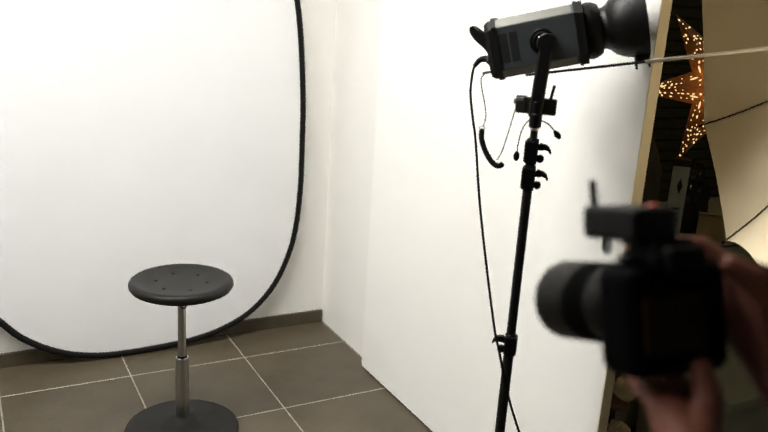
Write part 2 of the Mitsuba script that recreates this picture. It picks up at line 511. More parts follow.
hz = 0.062
LM = LM @ np.diag([0.945, 1, 1, 1])
body = along(octa(hz, 0.0635, 0.0185), -0.098, 0.082)
part(t, 'body', moved(body, LM), 'lamp_grey', False)
for sgn in (1, -1):
    strip = box(-0.096, 0.076, -0.0115, 0.0115, -0.0008, 0.0008, 0.0006)
    for s2 in (1, -1):
        M = basis((0, sgn * 0.05425, s2 * 0.05275), (1, 0, 0), nrm((0, 1, -sgn * s2)), np.cross((1, 0, 0), nrm((0, 1, -sgn * s2))))
        part(t, 'edge_strip', moved(strip, LM @ M), 'lamp_top', False, label='paler bevelled edge strip')
for x0 in (-0.089, -0.066):
    g = [box(x0 + 0.0, x0 + 0.0165, -0.030 + k * 0.0075, -0.0255 + k * 0.0075, near * hz - 0.001, near * hz + 0.0010) for k in range(8)]
    g.append(box(x0 - 0.001, x0 + 0.0175, -0.032, 0.031, near * hz - 0.0011, near * hz + 0.0004))
    part(t, 'vent', moved(cat(g), LM), 'grille', False)
# rear cap, its ridge and the handle
part(t, 'rear_cap', moved(cat(along(octa(0.062, 0.063, 0.02), -0.122, -0.112, 0.90, 1.0), along(octa(0.062, 0.063, 0.02), -0.1121, -0.098), along(octa(0.0665, 0.0675, 0.02), -0.1045, -0.0945)), LM), 'lamp_dark', False)
hp = sg.Polygon(spline([(-0.100, 0.040), (-0.116, 0.016), (-0.120, -0.006), (-0.1310, 0.008), (-0.144, 0.024), (-0.1545, 0.041), (-0.1565, 0.055), (-0.149, 0.060), (-0.140, 0.052), (-0.130, 0.043), (-0.117, 0.041)], 5, closed=True)[:, :2]).buffer(0)
hm = prism(hp, -0.036, 0.036)
hole = rbox(-0.153, -0.108, -0.01, 0.09, -0.024, 0.024, 0.008)
hm = unman(man(hm) - man(rbox(-0.1430, -0.1215, -0.02, 0.08, -0.024, 0.024, 0.008)))
part(t, 'handle', moved(hm, LM), 'lamp_dark', 30)
part(t, 'front_collar', moved(cat(along(octa(0.0665, 0.0665, 0.024), 0.084, 0.101), along(octa(0.068, 0.0685, 0.024), 0.081, 0.088)), LM), 'lamp_dark', False)
part(t, 'lock_ring', moved(lath_x([(0.10, 0), (0.10, 0.056), (0.104, 0.0605), (0.112, 0.0615), (0.122, 0.0600), (0.130, 0.056), (0.136, 0.052), (0.136, 0)]), LM), 'black_plastic')
part(t, 'index_mark', moved(trimesh.creation.icosphere(2, 0.0032), LM @ basis((0.0955, 0.0535, near * 0.046), (1, 0, 0), (0, 1, 0), (0, 0, 1))), 'white_mark', True, label='small white index dot')
prof = [(0.134, 0.044), (0.146, 0.0455), (0.152, 0.049), (0.157, 0.0545), (0.164, 0.060), (0.174, 0.0655), (0.188, 0.0705), (0.205, 0.0745), (0.222, 0.0770), (0.232, 0.0785), (0.2335, 0.0785), (0.2335, 0.0765)]
inner = [(x, r - 0.0025) for x, r in prof[:-2]][::-1]
refl = lath_x(prof + inner + [(0.134, 0.044)], 64)
part(t, 'reflector', moved(refl, LM), 'black_metal', 40, label='black bell-shaped reflector')
part(t, 'flash_tube', moved(lath_x([(0.136, 0.0), (0.136, 0.020), (0.165, 0.020), (0.178, 0.015), (0.184, 0.0)], 24), LM), 'white_mark')
# tilt knob and power inlet plug
kz = near * 0.062
part(t, 'tilt_knob', moved(cat(lathe([(0, 0), (0.0265, 0), (0.0275, 0.003), (0.0275, 0.011), (0.025, 0.013), (0.021, 0.013), (0.019, 0.022), (0.017, 0.026), (0, 0.026)], 36)), LM @ basis((0.004, 0.0, kz), (1, 0, 0), (0, near, 0), (0, 0, near))), 'black_plastic')
part(t, 'knob_slot', moved(box(-0.002, 0.002, -0.013, 0.011, 0.0, 0.0285, 0.0006), LM @ basis((0.002, 0.0, kz), (1, 0, 0), (0, near, 0), (0, 0, near)) @ turn((0, 0, 1), 14)), 'silver', False, label='pale bar across the knob')
# umbrella holder under the reflector
hold = cat(box(0.200, 0.232, -0.0875, -0.072, near * 0.018 - 0.012, near * 0.018 + 0.012, 0.002), box(0.199, 0.204, -0.0985, -0.080, near * 0.018 - 0.008, near * 0.018 + 0.008, 0.001),
           box(0.227, 0.232, -0.0985, -0.080, near * 0.018 - 0.008, near * 0.018 + 0.008, 0.001))
part(t, 'umbrella_clip', moved(hold, LM), 'black_plastic', False)

# the stand
ST0, ST1 = np.array([1.0872, 1.3035, 0.0]), np.array([1.0965, 1.3115, 1.367])
onst = lambda z: ST0 + (ST1 - ST0) * (z / 1.367)
STD = nrm(ST1 - ST0)
tl = nrm(np.cross(STD, (0.66, 0.75, 0)))            # sideways (image right)
tl = tl if tl @ np.array([0.88, -0.47, 0]) > 0 else -tl
tn = np.cross(STD, tl); tn = tn if tn @ np.array([-0.66, -0.75, 0]) > 0 else -tn
s = thing('light_stand', 'black telescopic light stand carrying the studio flash', 'light stand')
part(s, 'lower_tube', cyl(onst(0.10), onst(0.66), 0.0118), 'black_metal')
part(s, 'middle_tube', cyl(onst(0.60), onst(1.09), 0.0105), 'black_metal')
part(s, 'upper_tube', cyl(onst(1.05), onst(1.19), 0.0080), 'black_metal')
for k in range(3):
    a = math.radians(120 * k + 80)
    d = np.array([math.cos(a), math.sin(a), 0])
    c0 = onst(0.36) + d * 0.016
    foot = np.array([ST0[0], ST0[1], 0.012]) + d * 0.34
    lg = part(s, 'leg', cat(tube([c0, foot], 0.009, 10), tube([onst(0.14) + d * 0.016, c0 * 0.45 + foot * 0.55], 0.005, 8)), 'black_metal')
    part(lg, 'rubber_foot', cat(cyl(foot + (0, 0, -0.0115), foot + (0, 0, 0.012), 0.011, c=0.002)), 'rubber')
part(s, 'leg_collar', cyl(onst(0.34), onst(0.38), 0.019, c=0.002), 'black_plastic')
part(s, 'leg_collar', cyl(onst(0.12), onst(0.155), 0.017, c=0.002), 'black_plastic')


def clamp(z, side, big):
    h = 0.052 * big
    o = onst(z)
    M = basis(o, tl * side, tn, STD) if side > 0 else basis(o, -tl, -tn, STD)
    if np.linalg.det(M[:3, :3]) < 0:
        M = basis(o, tl * side, -M[:3, 1], STD)
    body = cat(rbox(-0.0165, 0.0130, -0.0150, 0.0150, -h / 2, h / 2, 0.005), cyl((0, 0, -h / 2 - 0.004), (0, 0, h / 2 + 0.004), 0.0128, n=24, c=0.002))
    c = part(s, 'clamp', moved(body, M), 'black_plastic')
    lev = prism(sg.Polygon(spline([(0.010, 0.006), (0.016, 0.019), (0.022, 0.0185), (0.030, 0.017), (0.037, 0.011), (0.0415, 0.001), (0.039, -0.002), (0.035, 0.003), (0.029, 0.0055), (0.018, 0.004)], 5, closed=True)[:, :2]).buffer(0), -0.0055, 0.0055)
    lev.apply_transform(basis((0, 0, 0), (1, 0, 0), (0, 0, 1), (0, -1, 0)))
    part(c, 'lever', moved(lev, M), 'black_plastic', 30)
    kn = cat(cyl((0.019, -0.006, -h / 2 + 0.010), (0.019, 0.006, -h / 2 + 0.010), 0.0085, n=20, c=0.001), box(0.008, 0.018, -0.004, 0.004, -h / 2 + 0.006, -h / 2 + 0.014, 0.001))
    part(c, 'knob', moved(kn, M), 'black_plastic')


clamp(0.676, -1, 0.9)
clamp(1.073, 1, 0.95)
clamp(1.132, 1, 0.95)
part(s, 'collar', cat(cyl(onst(1.178), onst(1.186), 0.0095, c=0.001)), 'aluminium', label='brass-coloured thin ring')
part(s, 'spigot_block', cat(cyl(onst(1.184), onst(1.215), 0.0135, c=0.002), cyl(onst(1.20), onst(1.24), 0.0115, c=0.001)), 'black_plastic')
arm0, arm1 = onst(1.205) - tl * 0.003, onst(1.365) + tl * 0.0055
AD = nrm(arm1 - arm0)
AX = nrm(np.cross(tn, AD)); AX = AX if AX @ tl > 0 else -AX
armM = basis(arm0, AX, np.cross(AD, AX), AD)
part(s, 'yoke_arm', moved(cat(rbox(-0.0145, 0.0145, -0.007, 0.007, 0.0, 0.165, 0.0055), cyl((0, -0.0069, 0.158), (0, 0.0069, 0.158), 0.0215, n=32, c=0.002)), armM), 'black_metal')

# the radio receiver on the stand
rc = onst(1.229)
RM = basis(rc - tn * 0.026, tl, -tn, STD) @ turn((0, 1, 0), 0)
if np.linalg.det(RM[:3, :3]) < 0:
    RM = basis(rc - tn * 0.026, tl, tn, STD)
t = thing('radio_receiver', 'small black radio receiver with stub antenna strapped to the stand', 'radio receiver')
part(t, 'case', moved(cat(rbox(-0.046, 0.041, -0.013, 0.011, -0.018, 0.017, 0.004), box(-0.047, -0.024, -0.015, 0.013, -0.016, 0.019, 0.002)), RM), 'receiver', 30)
part(t, 'connector', moved(cat(cyl((-0.052, 0, 0.006), (-0.040, 0, 0.006), 0.006, n=16), box(-0.048, -0.030, -0.016, -0.010, 0.008, 0.016, 0.001)), RM), 'silver', 30)
part(t, 'antenna', moved(cyl((0.026, 0.0, 0.014), (0.0315, 0.0, 0.046), 0.0033, n=12, c=0.001), RM), 'black_plastic')
# two small capped leads of the stand
for name_, pts, lab in (('cap_lead', [(-0.016, 0.004, -0.016), (-0.004, 0.0, -0.030), (-0.012, 0.0, -0.030), (-0.026, 0, -0.052), (-0.032, 0, -0.085), (-0.033, 0, -0.108)], 'thin black lead with a rubber cap hanging down left of the stand'),
                        ('cap_lead', [(0.004, 0.004, -0.030), (0.016, 0, -0.033), (0.028, 0, -0.038), (0.037, 0, -0.046), (0.0445, 0, -0.054)], 'short black lead with a rubber cap sticking out right of the stand')):
    k = thing(name_, lab, 'cord')
    P = spline(pts, 6)
    part(k, 'wire', moved(tube(P, 0.0014, 8), RM), 'rubber')
    e, d = P[-1], nrm(P[-1] - P[-3])
    cap = lathe([(0, -0.004), (0.003, -0.003), (0.0062, 0.003), (0.0068, 0.008), (0.0058, 0.014), (0.0025, 0.018), (0, 0.0185)], 16)
    cap.apply_transform(frame(e, d))
    part(k, 'cap', moved(cap, RM), 'rubber')


# ------------------------------------------------------------------ cables of the flash (world points)
power = [(1.0868, 1.4961, 1.3141), (1.0783, 1.5115, 1.3103), (1.066, 1.514, 1.296), (1.0518, 1.5006, 1.2649), (1.0473, 1.4928, 1.2313), (1.0424, 1.4669, 1.1771), (1.0385, 1.4435, 1.1324), (1.0251, 1.3888, 1.0072),
         (1.0164, 1.3303, 0.8788), (1.0193, 1.280, 0.7408), (1.0229, 1.26, 0.6945), (1.0282, 1.243, 0.6459), (1.0484, 1.2352, 0.5773), (1.0757, 1.2231, 0.5005), (1.1156, 1.1924, 0.3802), (1.20, 1.15, 0.20), (1.29, 1.10, 0.03), (1.33, 1.00, 0.006), (1.34, 0.8, 0.006)]
k = thing('power_cable', 'black power cable hanging from the flash down past the stand', 'cable')
part(k, 'cord', tube(spline(power, 8), 0.0029, 10), 'rubber')
part(k, 'plug', tube(spline([LP + LA * -0.114 - LU * 0.026, (1.0868, 1.4961, 1.3141), (1.0783, 1.5115, 1.3103), (1.066, 1.514, 1.296)], 6), np.linspace(0.0095, 0.0050, 19), 14), 'black_plastic')
RW = lambda x, y, z: (RM @ np.array([x, y, z, 1]))[:3]
sync_top = LP + LA * -0.121 - LU * 0.046
k = thing('sync_cable', 'thin sync cable with a thick black strap looped between flash and receiver', 'cable')
sy = [sync_top + LA * -0.010 + LU * -0.002, (1.0652, 1.4819, 1.2671), (1.062, 1.4586, 1.2242), (1.0576, 1.4394, 1.1926), (1.0479, 1.4316, 1.1687)]
part(k, 'wire', tube(spline(sy, 8), 0.0013, 8), 'rubber')
part(k, 'jack', cyl(sync_top + LA * 0.006, sync_top + LA * -0.018, 0.0048, n=16, c=0.001), 'silver', label='silver jack')
strap = spline([(1.0444, 1.4315, 1.162), (1.039, 1.4227, 1.1429), (1.0403, 1.4091, 1.1202), (1.0448, 1.395, 1.1021), (1.0507, 1.3823, 1.0907), (1.0572, 1.3718, 1.088), (1.0655, 1.369, 1.0939)], 6)
part(k, 'strap', tube(strap, np.r_[0.0035, np.full(len(strap) - 2, 0.0062), 0.005], 12), 'rubber', label='thick black hook-and-loop strap')
part(k, 'eyelet', tube([np.array((1.0448, 1.4320, 1.1645)) + 0.0065 * np.array((0.8 * math.cos(a), -0.6 * math.cos(a), math.sin(a) * 0.6)) for a in np.linspace(0, 6.283, 17)[:-1]], 0.0016, 6, closed=True), 'silver')
lead = spline([(1.0542, 1.3774, 1.1007), (1.0625, 1.37, 1.1291), RW(-0.046, 0.0, -0.010)], 6)
part(k, 'lead', tube(lead, 0.0012, 8), 'rubber')

# ------------------------------------------------------------------ the umbrella
UB = np.array([1.25982343, 1.1923519, 1.33750793])
UA = np.array([0.75255091, -0.63146519, 0.18686584])
UU = nrm(np.cross((0, 0, 1), UA)); UU = UU if UU @ np.array([0.79, 0.61, 0]) > 0 else -UU
UW = -nrm(np.cross(UA, UU)); UW = UW if UW[2] < 0 else -UW
US, UR, UT = 0.197, 0.4714, 0.463
CA = nrm(UA - np.array([0, 0, 0.022]))               # the canopy sits a little askew on its shaft
UW = -nrm(np.cross(CA, UU)); UW = UW if UW[2] < 0 else -UW
HUB = UB + UA * (US + 0.215)
UD = 0.215
t = thing('photo_umbrella', 'large white reflector umbrella open towards the flash', 'umbrella')


def upt(ang, f):
    """f = 0 at the rim, 1 at the hub, along the rib's curve."""
    r = UR * (1 - f)
    d = UD * (1 - (1 - f) ** 2.35)
    return HUB - CA * (UD - d) + r * (math.cos(ang) * UU + math.sin(ang) * UW)


fs = np.linspace(0, 0.965, 15)
for k in range(8):
    a0, a1 = UT + k * math.pi / 4, UT + (k + 1) * math.pi / 4
    V, F = [], []
    m = 10
    for f in fs:
        P0, P1 = upt(a0, f), upt(a1, f)
        for j in range(m + 1):
            u = j / m
            ch = P0 * (1 - u) + P1 * u
            ax_ = HUB - CA * UD * (1 - f) ** 2.35
            bow = 4 * u * (1 - u)
            arc = upt(a0 + (a1 - a0) * u, f)
            rim_in = (ax_ - ch) * 0.045 * bow * max(0, 1 - f * 4)
            V.append(ch * 0.75 + arc * 0.25 * 1.0 + rim_in - UA * 0.0 if f > 0.25 else ch * (1 - f) + (ch * 0.75 + arc * 0.25) * f + rim_in)
    for i in range(len(fs) - 1):
        for j in range(m):
            p = i * (m + 1) + j
            F += [(p, p + 1, p + m + 2), (p, p + m + 2, p + m + 1)]
    part(t, 'canopy_panel', trimesh.Trimesh(V, F, process=False), 'umbrella_cloth', True)
for k in range(8):
    a0 = UT + k * math.pi / 4
    P = np.array([upt(a0, f) for f in np.linspace(-0.006, 0.975, 24)]) - UA * 0.004
    rb = part(t, 'rib', tube(P, 0.0019, 8), 'seam')
    part(rb, 'tip', cyl(P[0] + nrm(P[0] - P[1]) * 0.006, P[0] - nrm(P[0] - P[1]) * 0.004, 0.0034, n=12, c=0.001), 'black_plastic')
part(t, 'shaft', cyl(UB + UA * 0.008, UB + UA * (US + UD + 0.03), 0.0042, n=16), 'aluminium', label='pale metal shaft')
part(t, 'shaft_end', cyl(UB - UA * 0.238, UB + UA * 0.008, 0.0030, n=16, c=0.0008), 'black_metal', label='thin black end of the shaft')
part(t, 'hub', cyl(UB + UA * (US + UD - 0.02), UB + UA * (US + UD + 0.03), 0.012, c=0.002), 'black_plastic')

# ------------------------------------------------------------------ the store room behind the opening
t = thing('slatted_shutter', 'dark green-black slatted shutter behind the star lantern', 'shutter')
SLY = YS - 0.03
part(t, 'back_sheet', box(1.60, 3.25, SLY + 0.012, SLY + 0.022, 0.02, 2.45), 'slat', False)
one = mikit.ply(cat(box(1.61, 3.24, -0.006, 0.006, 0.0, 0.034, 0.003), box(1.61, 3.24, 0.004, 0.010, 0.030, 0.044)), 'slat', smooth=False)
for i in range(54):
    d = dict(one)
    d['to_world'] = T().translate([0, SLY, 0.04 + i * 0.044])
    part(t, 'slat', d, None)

CT = 0.705
t = thing('low_cabinet', 'low grey-green cabinet with a tan top in the dark corner', 'cabinet')
part(t, 'carcass', box(1.90, 3.2, 1.74, YS - 0.06, 0.005, CT - 0.03, 0.002), 'cabinet_grey', False)
part(t, 'worktop', box(1.88, 3.22, 1.715, YS - 0.055, CT - 0.03, CT, 0.003), 'cabinet_top', False, label='tan top')
for i in range(3):
    x0 = 1.905 + i * 0.43
    dd = part(t, 'door', box(x0, x0 + 0.424, 1.722, 1.742, 0.06, CT - 0.04, 0.002), 'cabinet_grey', False)
    part(dd, 'knob', cyl((x0 + 0.39, 1.722, 0.45), (x0 + 0.39, 1.698, 0.45), 0.010, n=16, c=0.002), 'black_metal')

t = thing('storage_chest', 'low grey-green storage chest on the dark floor in front of the cabinet', 'chest')
part(t, 'body', box(1.98, 3.05, 1.33, 1.66, 0.012, 0.30, 0.004), 'cabinet_grey', False)
part(t, 'lid', box(1.97, 3.06, 1.32, 1.67, 0.302, 0.335, 0.005), 'cabinet_grey', False)
for x_ in (2.02, 2.97):
    for y_ in (1.37, 1.58):
        part(t, 'foot', box(x_, x_ + 0.05, y_, y_ + 0.05, 0.0005, 0.013), 'black_plastic', False)

# the star
SC = np.array([2.2546, 1.7646, 1.231])
view = nrm(SC - EYE)
sr = nrm(np.cross(view, (0, 0, 1))); su = np.cross(sr, view)
SM = basis(SC, sr, su, -view)
t = thing('star_lantern', 'brown pierced paper star lantern glowing in the dark corner', 'lantern')
NP, RO, RI, TH = 6, 0.290, 0.108, 0.085
A0 = math.radians(129)
star_face = []
for k in range(NP):
    a = A0 + k * 2 * math.pi / NP
    tip = np.array([RO * math.cos(a), RO * math.sin(a), 0])
    va = [np.array([RI * math.cos(a + s_ * math.pi / NP), RI * math.sin(a + s_ * math.pi / NP), 0]) for s_ in (-1, 1)]
    Cf, Cb = np.array([0, 0, TH]), np.array([0, 0, -TH])
    V, F = [], []
    for apex in (Cf, Cb):
        for v in va:
            b = len(V)
            NS = 6
            for i in range(NS + 1):
                for j in range(NS + 1 - i):
                    u, w = i / NS, j / NS
                    V.append(tip * u + v * w + apex * (1 - u - w))
            idx = {}
            c = b
            for i in range(NS + 1):
                for j in range(NS + 1 - i):
                    idx[i, j] = c; c += 1
            for i in range(NS):
                for j in range(NS - i):
                    F.append((idx[i, j], idx[i + 1, j], idx[i, j + 1]))
                    if j < NS - i - 1:
                        F.append((idx[i + 1, j], idx[i + 1, j + 1], idx[i, j + 1]))
            if apex is Cf:
                star_face.append((tip, v, apex))
    part(t, 'point', moved(trimesh.Trimesh(V, F, process=False), SM), 'star_paper', False)
rng = np.random.default_rng(5)
holes = []


def disc(c, nn, r, el=1.0, ang=0.0):
    m = cyl((0, 0, 0), (0, 0, 0.0008), r, n=8)
    m.apply_transform(np.diag([el, 1, 1, 1]))
    m.apply_transform(turn((0, 0, 1), ang))
    m.apply_transform(frame(c, nn))
    return m


for tip, v, apex in star_face:
    nn = nrm(np.cross(tip - apex, v - apex)); nn = nn if nn[2] > 0 else -nn
    for i, u in enumerate(np.linspace(0.10, 0.90, 12)):
        wm = 1 - u
        for w, r in ((0.16, 0.0026), (0.46, 0.0034), (0.76, 0.0028)):
            if wm < 0.25 and w > 0.2 or rng.random() < 0.3:
                continue
            uu = u + rng.uniform(-0.02, 0.02)
            P = tip * uu + v * (w * (1 - uu)) + apex * (1 - uu - w * (1 - uu))
            holes.append(disc(P + nn * 0.0006, nn, r * rng.uniform(0.7, 1.35), rng.uniform(1.0, 1.9), rng.uniform(0, 180)))
for tip, v, apex in star_face:
    nn = nrm(np.cross(tip - apex, v - apex)); nn = nn if nn[2] > 0 else -nn
    for u, w, r, el in ((0.12, 0.62, 0.0045, 3.0),):
        d2 = tip - v
        P = tip * u + v * (w * (1 - u)) + apex * (1 - u - w * (1 - u))
        fr_ = basis(P + nn * 0.0006, nrm(d2), np.cross(nn, nrm(d2)), nn)
        m = cyl((0, 0, 0), (0, 0, 0.0008), r, n=10)
        m.apply_transform(np.diag([el, 1, 1, 1])); m.apply_transform(fr_)
        holes.append(m)
part(t, 'perforation', moved(cat(holes), SM), 'white_glass', False, label='glowing pierced holes', kind='stuff', emitter={'type': 'area', 'radiance': {'type': 'rgb', 'value': [0.46, 0.29, 0.12]}})
bl = lathe([(0, -0.035), (0.012, -0.032), (0.022, -0.018), (0.024, 0.0), (0.018, 0.018), (0.012, 0.03), (0.012, 0.045), (0, 0.045)], 20)
bl.apply_translation(SC)
part(t, 'bulb', bl, 'white_glass', emitter={'type': 'area', 'radiance': {'type': 'rgb', 'value': [3.4, 1.35, 0.33]}})
part(t, 'cord', tube([SC + (0, 0, 0.04), SC + (0.0, 0, 0.2), (SC[0], SC[1], CEIL)], 0.003, 8), 'black_plastic')

# the grey carton with its printed signs, on the cabinet
gd = nrm(np.array([0.77, 0.62, 0]))
gr = np.array([gd[1], -gd[0], 0])
CM = basis(np.array([2.100, 1.745, CT]), gr, gd, (0, 0, 1))
if np.linalg.det(CM[:3, :3]) < 0:
    CM[:3, 0] *= -1
t = thing('grey_carton', 'narrow grey carton with dark printed signs under the star', 'carton')
part(t, 'box', moved(box(-0.027, 0.027, 0.0, 0.05, 0.0, 0.262, 0.002), CM), 'grey_card', False)
part(t, 'lid', moved(box(-0.029, 0.029, -0.002, 0.052, 0.262, 0.285, 0.002), CM), 'dark_print', False, label='dark lid')
pr = [prism([(0.0, 0.028), (0.009, 0.0), (0.0, -0.028), (-0.009, 0.0)], 0, 0.001)]
pr[0].apply_transform(basis((0.004, 0.0, 0.195), (1, 0, 0), (0, 0, 1), (0, -1, 0)))
for i, (x, w, z) in enumerate(((0.004, 0.012, 0.118), (0.0, 0.010, 0.098), (0.005, 0.011, 0.078))):
    b = box(x - w, x + w, -0.001, 0.0, z - 0.003, z + 0.003)
    b.apply_transform(turn((0, 1, 0), -14, (x, 0, z)))
    pr.append(b)
o = sg.LineString([(-0.020, 0.05), (-0.024, 0.08), (-0.018, 0.10)]).buffer(0.0025)
ob = prism(o, 0, 0.001)
ob.apply_transform(basis((0, 0, 0), (1, 0, 0), (0, 0, 1), (0, -1, 0)))
pr.append(ob)
for i, m in enumerate(pr):
    part(t, 'printed_sign', moved(m, CM), 'dark_print', False, label='dark printed diamond' if i == 0 else 'dark printed stroke')


def crumple(c, sx, sy, sz, seed, amp=0.25, f=9.0):
    m = trimesh.creation.icosphere(4)
    v = np.array(m.vertices)
    nz = meshkit.noise(v * f / 3 + seed) if hasattr(meshkit, 'noise') else 0
    nz2 = meshkit.noise(v * f / 1.2 + seed * 2)
    rr = 1 + amp * (np.abs(np.asarray(nz) - 0.0) + 0.5 * np.abs(np.asarray(nz2)))
    v = v * rr[:, None] * (sx, sy, sz)
    v[:, 2] = np.maximum(v[:, 2], -sz * 0.82)
    v = v + c
    return trimesh.Trimesh(v, m.faces, process=False)


b1 = crumple(np.array([0, 0, 0]), 0.062, 0.055, 0.12, 3.0, 0.28)
b1.apply_translation(np.array([2.275, 1.84, CT - b1.bounds[0][2]]))
solo('plastic_bag', b1, 'bag_plastic', 'crinkled shiny black plastic bag right of the grey carton', 'plastic bag', smooth=False)
b2 = crumple(np.array([0, 0, 0]), 0.085, 0.07, 0.19, 8.0, 0.2, 7)
b2.apply_translation(np.array([1.965, 1.82, CT - b2.bounds[0][2]]))
solo('dark_sack', b2, 'dark_cloth', 'dark cloth sack slumped left of the grey carton', 'sack', smooth=40)
TM = basis(np.array([2.262, 1.716, CT]), gr, gd, (0, 0, 1))
if np.linalg.det(TM[:3, :3]) < 0:
    TM[:3, 0] *= -1
t = thing('tan_carton', 'small tan cardboard box in front of the black bag', 'carton')
part(t, 'box', moved(box(-0.045, 0.045, 0.004, 0.030, 0.0, 0.085, 0.0015), TM), 'tan_card', False)
part(t, 'flap', moved(box(-0.047, 0.047, -0.002, 0.032, 0.085, 0.089, 0.001), TM @ turn((1, 0, 0), -7, (0, 0.03, 0.087))), 'tan_card', False)

# the small brown whatnot with the shells, beside the door's edge
wd = nrm(np.array([0.75, 0.66, 0])); wr = np.array([wd[1], -wd[0], 0])
WM = basis(np.array([1.556, 1.377, 0.0]), wr, wd, (0, 0, 1))
if np.linalg.det(WM[:3, :3]) < 0:
    WM[:3, 0] *= -1
t = thing('shell_stand', 'narrow brown wooden stand beside the white door edge', 'stand')
part(t, 'back_board', moved(box(-0.050, -0.002, 0.05, 0.065, 0.004, 0.490, 0.002), WM), 'brown_wood', False)
part(t, 'side_board', moved(box(-0.050, -0.036, -0.03, 0.05, 0.004, 0.480, 0.002), WM), 'brown_wood', False)
for z in (0.10, 0.255, 0.385):
    part(t, 'ledge', moved(box(-0.036, 0.030, -0.03, 0.05, z, z + 0.014, 0.002), WM), 'brown_wood', False)
part(t, 'base', moved(box(-0.06, 0.05, -0.05, 0.08, 0.0, 0.02, 0.003), WM), 'brown_wood', False)


def scallop(w, h):
    nr, nf = 10, 61
    V, F = [], []
    for i in range(nr + 1):
        f = i / nr
        for j in range(nf):
            a = math.radians(-62 + 124 * j / (nf - 1))
            ridge = 0.0030 * math.cos(j / (nf - 1) * 2 * math.pi * 10) * f
            r = f * (1 + 0.02 * math.cos(j / (nf - 1) * 2 * math.pi * 10)) * (0.96 + 0.06 * math.cos(a * 1.4))
            V.append((w * r * math.sin(a) * 0.9, -(0.017 * math.sin(math.pi * min(1, 0.12 + f * 0.72)) + ridge), h * r * math.cos(a)))
    N0 = len(V)
    V += [(x, y + 0.0022, z) for x, y, z in V]
    for i in range(nr):
        for j in range(nf - 1):
            p = i * nf + j
            F += [(p, p + 1, p + nf + 1), (p, p + nf + 1, p + nf), (N0 + p, N0 + p + nf + 1, N0 + p + 1), (N0 + p, N0 + p + nf, N0 + p + nf + 1)]
    edge = [nr * nf + j for j in range(nf)]
    for a, b in zip(edge[:-1], edge[1:]):
        F += [(a, b, N0 + b), (a, N0 + b, N0 + a)]
    return trimesh.Trimesh(V, F, process=False)


for z, lab in ((0.399, 'cream ribbed scallop shell on the upper ledge of the brown stand'), (0.269, 'cream ribbed scallop shell on the lower ledge of the brown stand')):
    sh = scallop(0.055, 0.068)
    sh.apply_transform(turn((0, 1, 0), 62))
    sh.apply_transform(turn((1, 0, 0), 12))
    sh.apply_translation((-0.018, 0.012, 0))
    sh.apply_translation((0, 0, z - sh.bounds[0][2]))
    k = thing('scallop_shell', lab, 'shell')
    part(k, 'valve', moved(sh, WM), 'shell', 40)
    hg = box(-0.010, 0.004, -0.012, -0.004, -0.006, 0.006, 0.002)
    hg.apply_translation((-0.018, 0.008, z + 0.052))
    part(k, 'hinge', moved(hg, WM), 'shell', False)

# ------------------------------------------------------------------ the camera in the photographer's hands
KB = np.array([0.54315086, 0.4722814, 1.1626657])
KX = np.array([0.98923229, -0.14635394, 0.0]); KY = np.array([0.04522759, 0.3057013, 0.95105267]); KZ = np.array([0.13919031, 0.94081201, -0.30902883])
KM = basis(KB, KX, KY, -KZ)            # local: x right, y up, z backwards (towards the photographer)
Lc = lambda x, y, z: KB + KX * x + KY * y + KZ * z
t = thing('reflex_camera', 'black reflex camera held up in both hands, out of focus', 'camera')
bodyc = cat(rbox(-0.050, 0.056, -0.058, 0.042, -0.002, 0.056, 0.016), rbox(0.024, 0.062, -0.056, 0.036, -0.040, 0.02, 0.014))
part(t, 'body', moved(bodyc, KM), 'matt_black', 40)
pp = trimesh.convex.convex_hull(np.array([(x * s_, y, z) for (x, y, z) in ((0.027, 0.040, 0.060), (0.024, 0.040, 0.004), (0.018, 0.062, 0.050), (0.014, 0.062, 0.018), (0.020, 0.050, 0.006)) for s_ in (1, -1)]))
part(t, 'prism_hump', moved(pp, KM), 'matt_black', 20)
part(t, 'eyepiece', moved(cat(rbox(-0.019, 0.019, 0.030, 0.055, 0.050, 0.068, 0.006)), KM), 'rubber')
part(t, 'screen', moved(rbox(-0.040, 0.022, -0.036, 0.012, 0.0545, 0.0585, 0.0015), KM), 'screen_glass', 30)
part(t, 'mode_dial', moved(cyl((0.0, 0, 0), (0, 0, 0.006), 0.010, c=0.001), KM @ basis((-0.036, 0.043, 0.035), (1, 0, 0), (0, 0, -1), (0, 1, 0))), 'black_plastic')
LR = 0.041
lens_parts = (('lens_barrel', 'lens_grey', [(0.070, 0), (0.070, 0.0385), (0.076, 0.0405), (0.112, 0.0412), (0.1185, 0.0405), (0.120, 0.039), (0.120, 0.0365), (0.112, 0.0355), (0.112, 0)], 'dark grey front barrel'),
              ('zoom_ring', 'rubber', [(0.038, 0), (0.038, 0.0385), (0.040, 0.0395)] + [(0.0405 + 0.0028 * i + dx, 0.0402 + dr_2) for i in range(10) for dx, dr_2 in ((0, 0), (0.0007, -0.0012), (0.0014, -0.0012), (0.0021, 0))] + [(0.0700, 0.0395), (0.071, 0.0385), (0.071, 0)], 'ribbed rubber zoom ring'),
              ('lens_collar', 'lens_grey', [(0.012, 0), (0.012, 0.034), (0.020, 0.0375), (0.036, 0.0382), (0.039, 0.037), (0.039, 0)], None),
              ('lens_mount', 'black_metal', [(0.0, 0), (0.0, 0.0335), (0.013, 0.0335), (0.013, 0)], None))
for nm, mt, pf, lab in lens_parts:
    m = lathe([(r, z) for z, r in pf], 64)
    m.apply_transform(np.diag([1, 1, -1, 1]) if False else turn((1, 0, 0), 180))
    part(t, nm, moved(m, KM), mt, 35, label=lab)
fg = lathe([(0, 0.1045), (0.0345, 0.1045), (0.0345, 0.106), (0.020, 0.1085), (0, 0.1095)], 40)
fg.apply_transform(turn((1, 0, 0), 180))
part(t, 'front_glass', moved(fg, KM), 'screen_glass', 40)
part(t, 'strap_lug', moved(cat(cyl((0.054, 0.030, 0.03), (0.066, 0.030, 0.03), 0.004, n=12)), KM), 'silver')

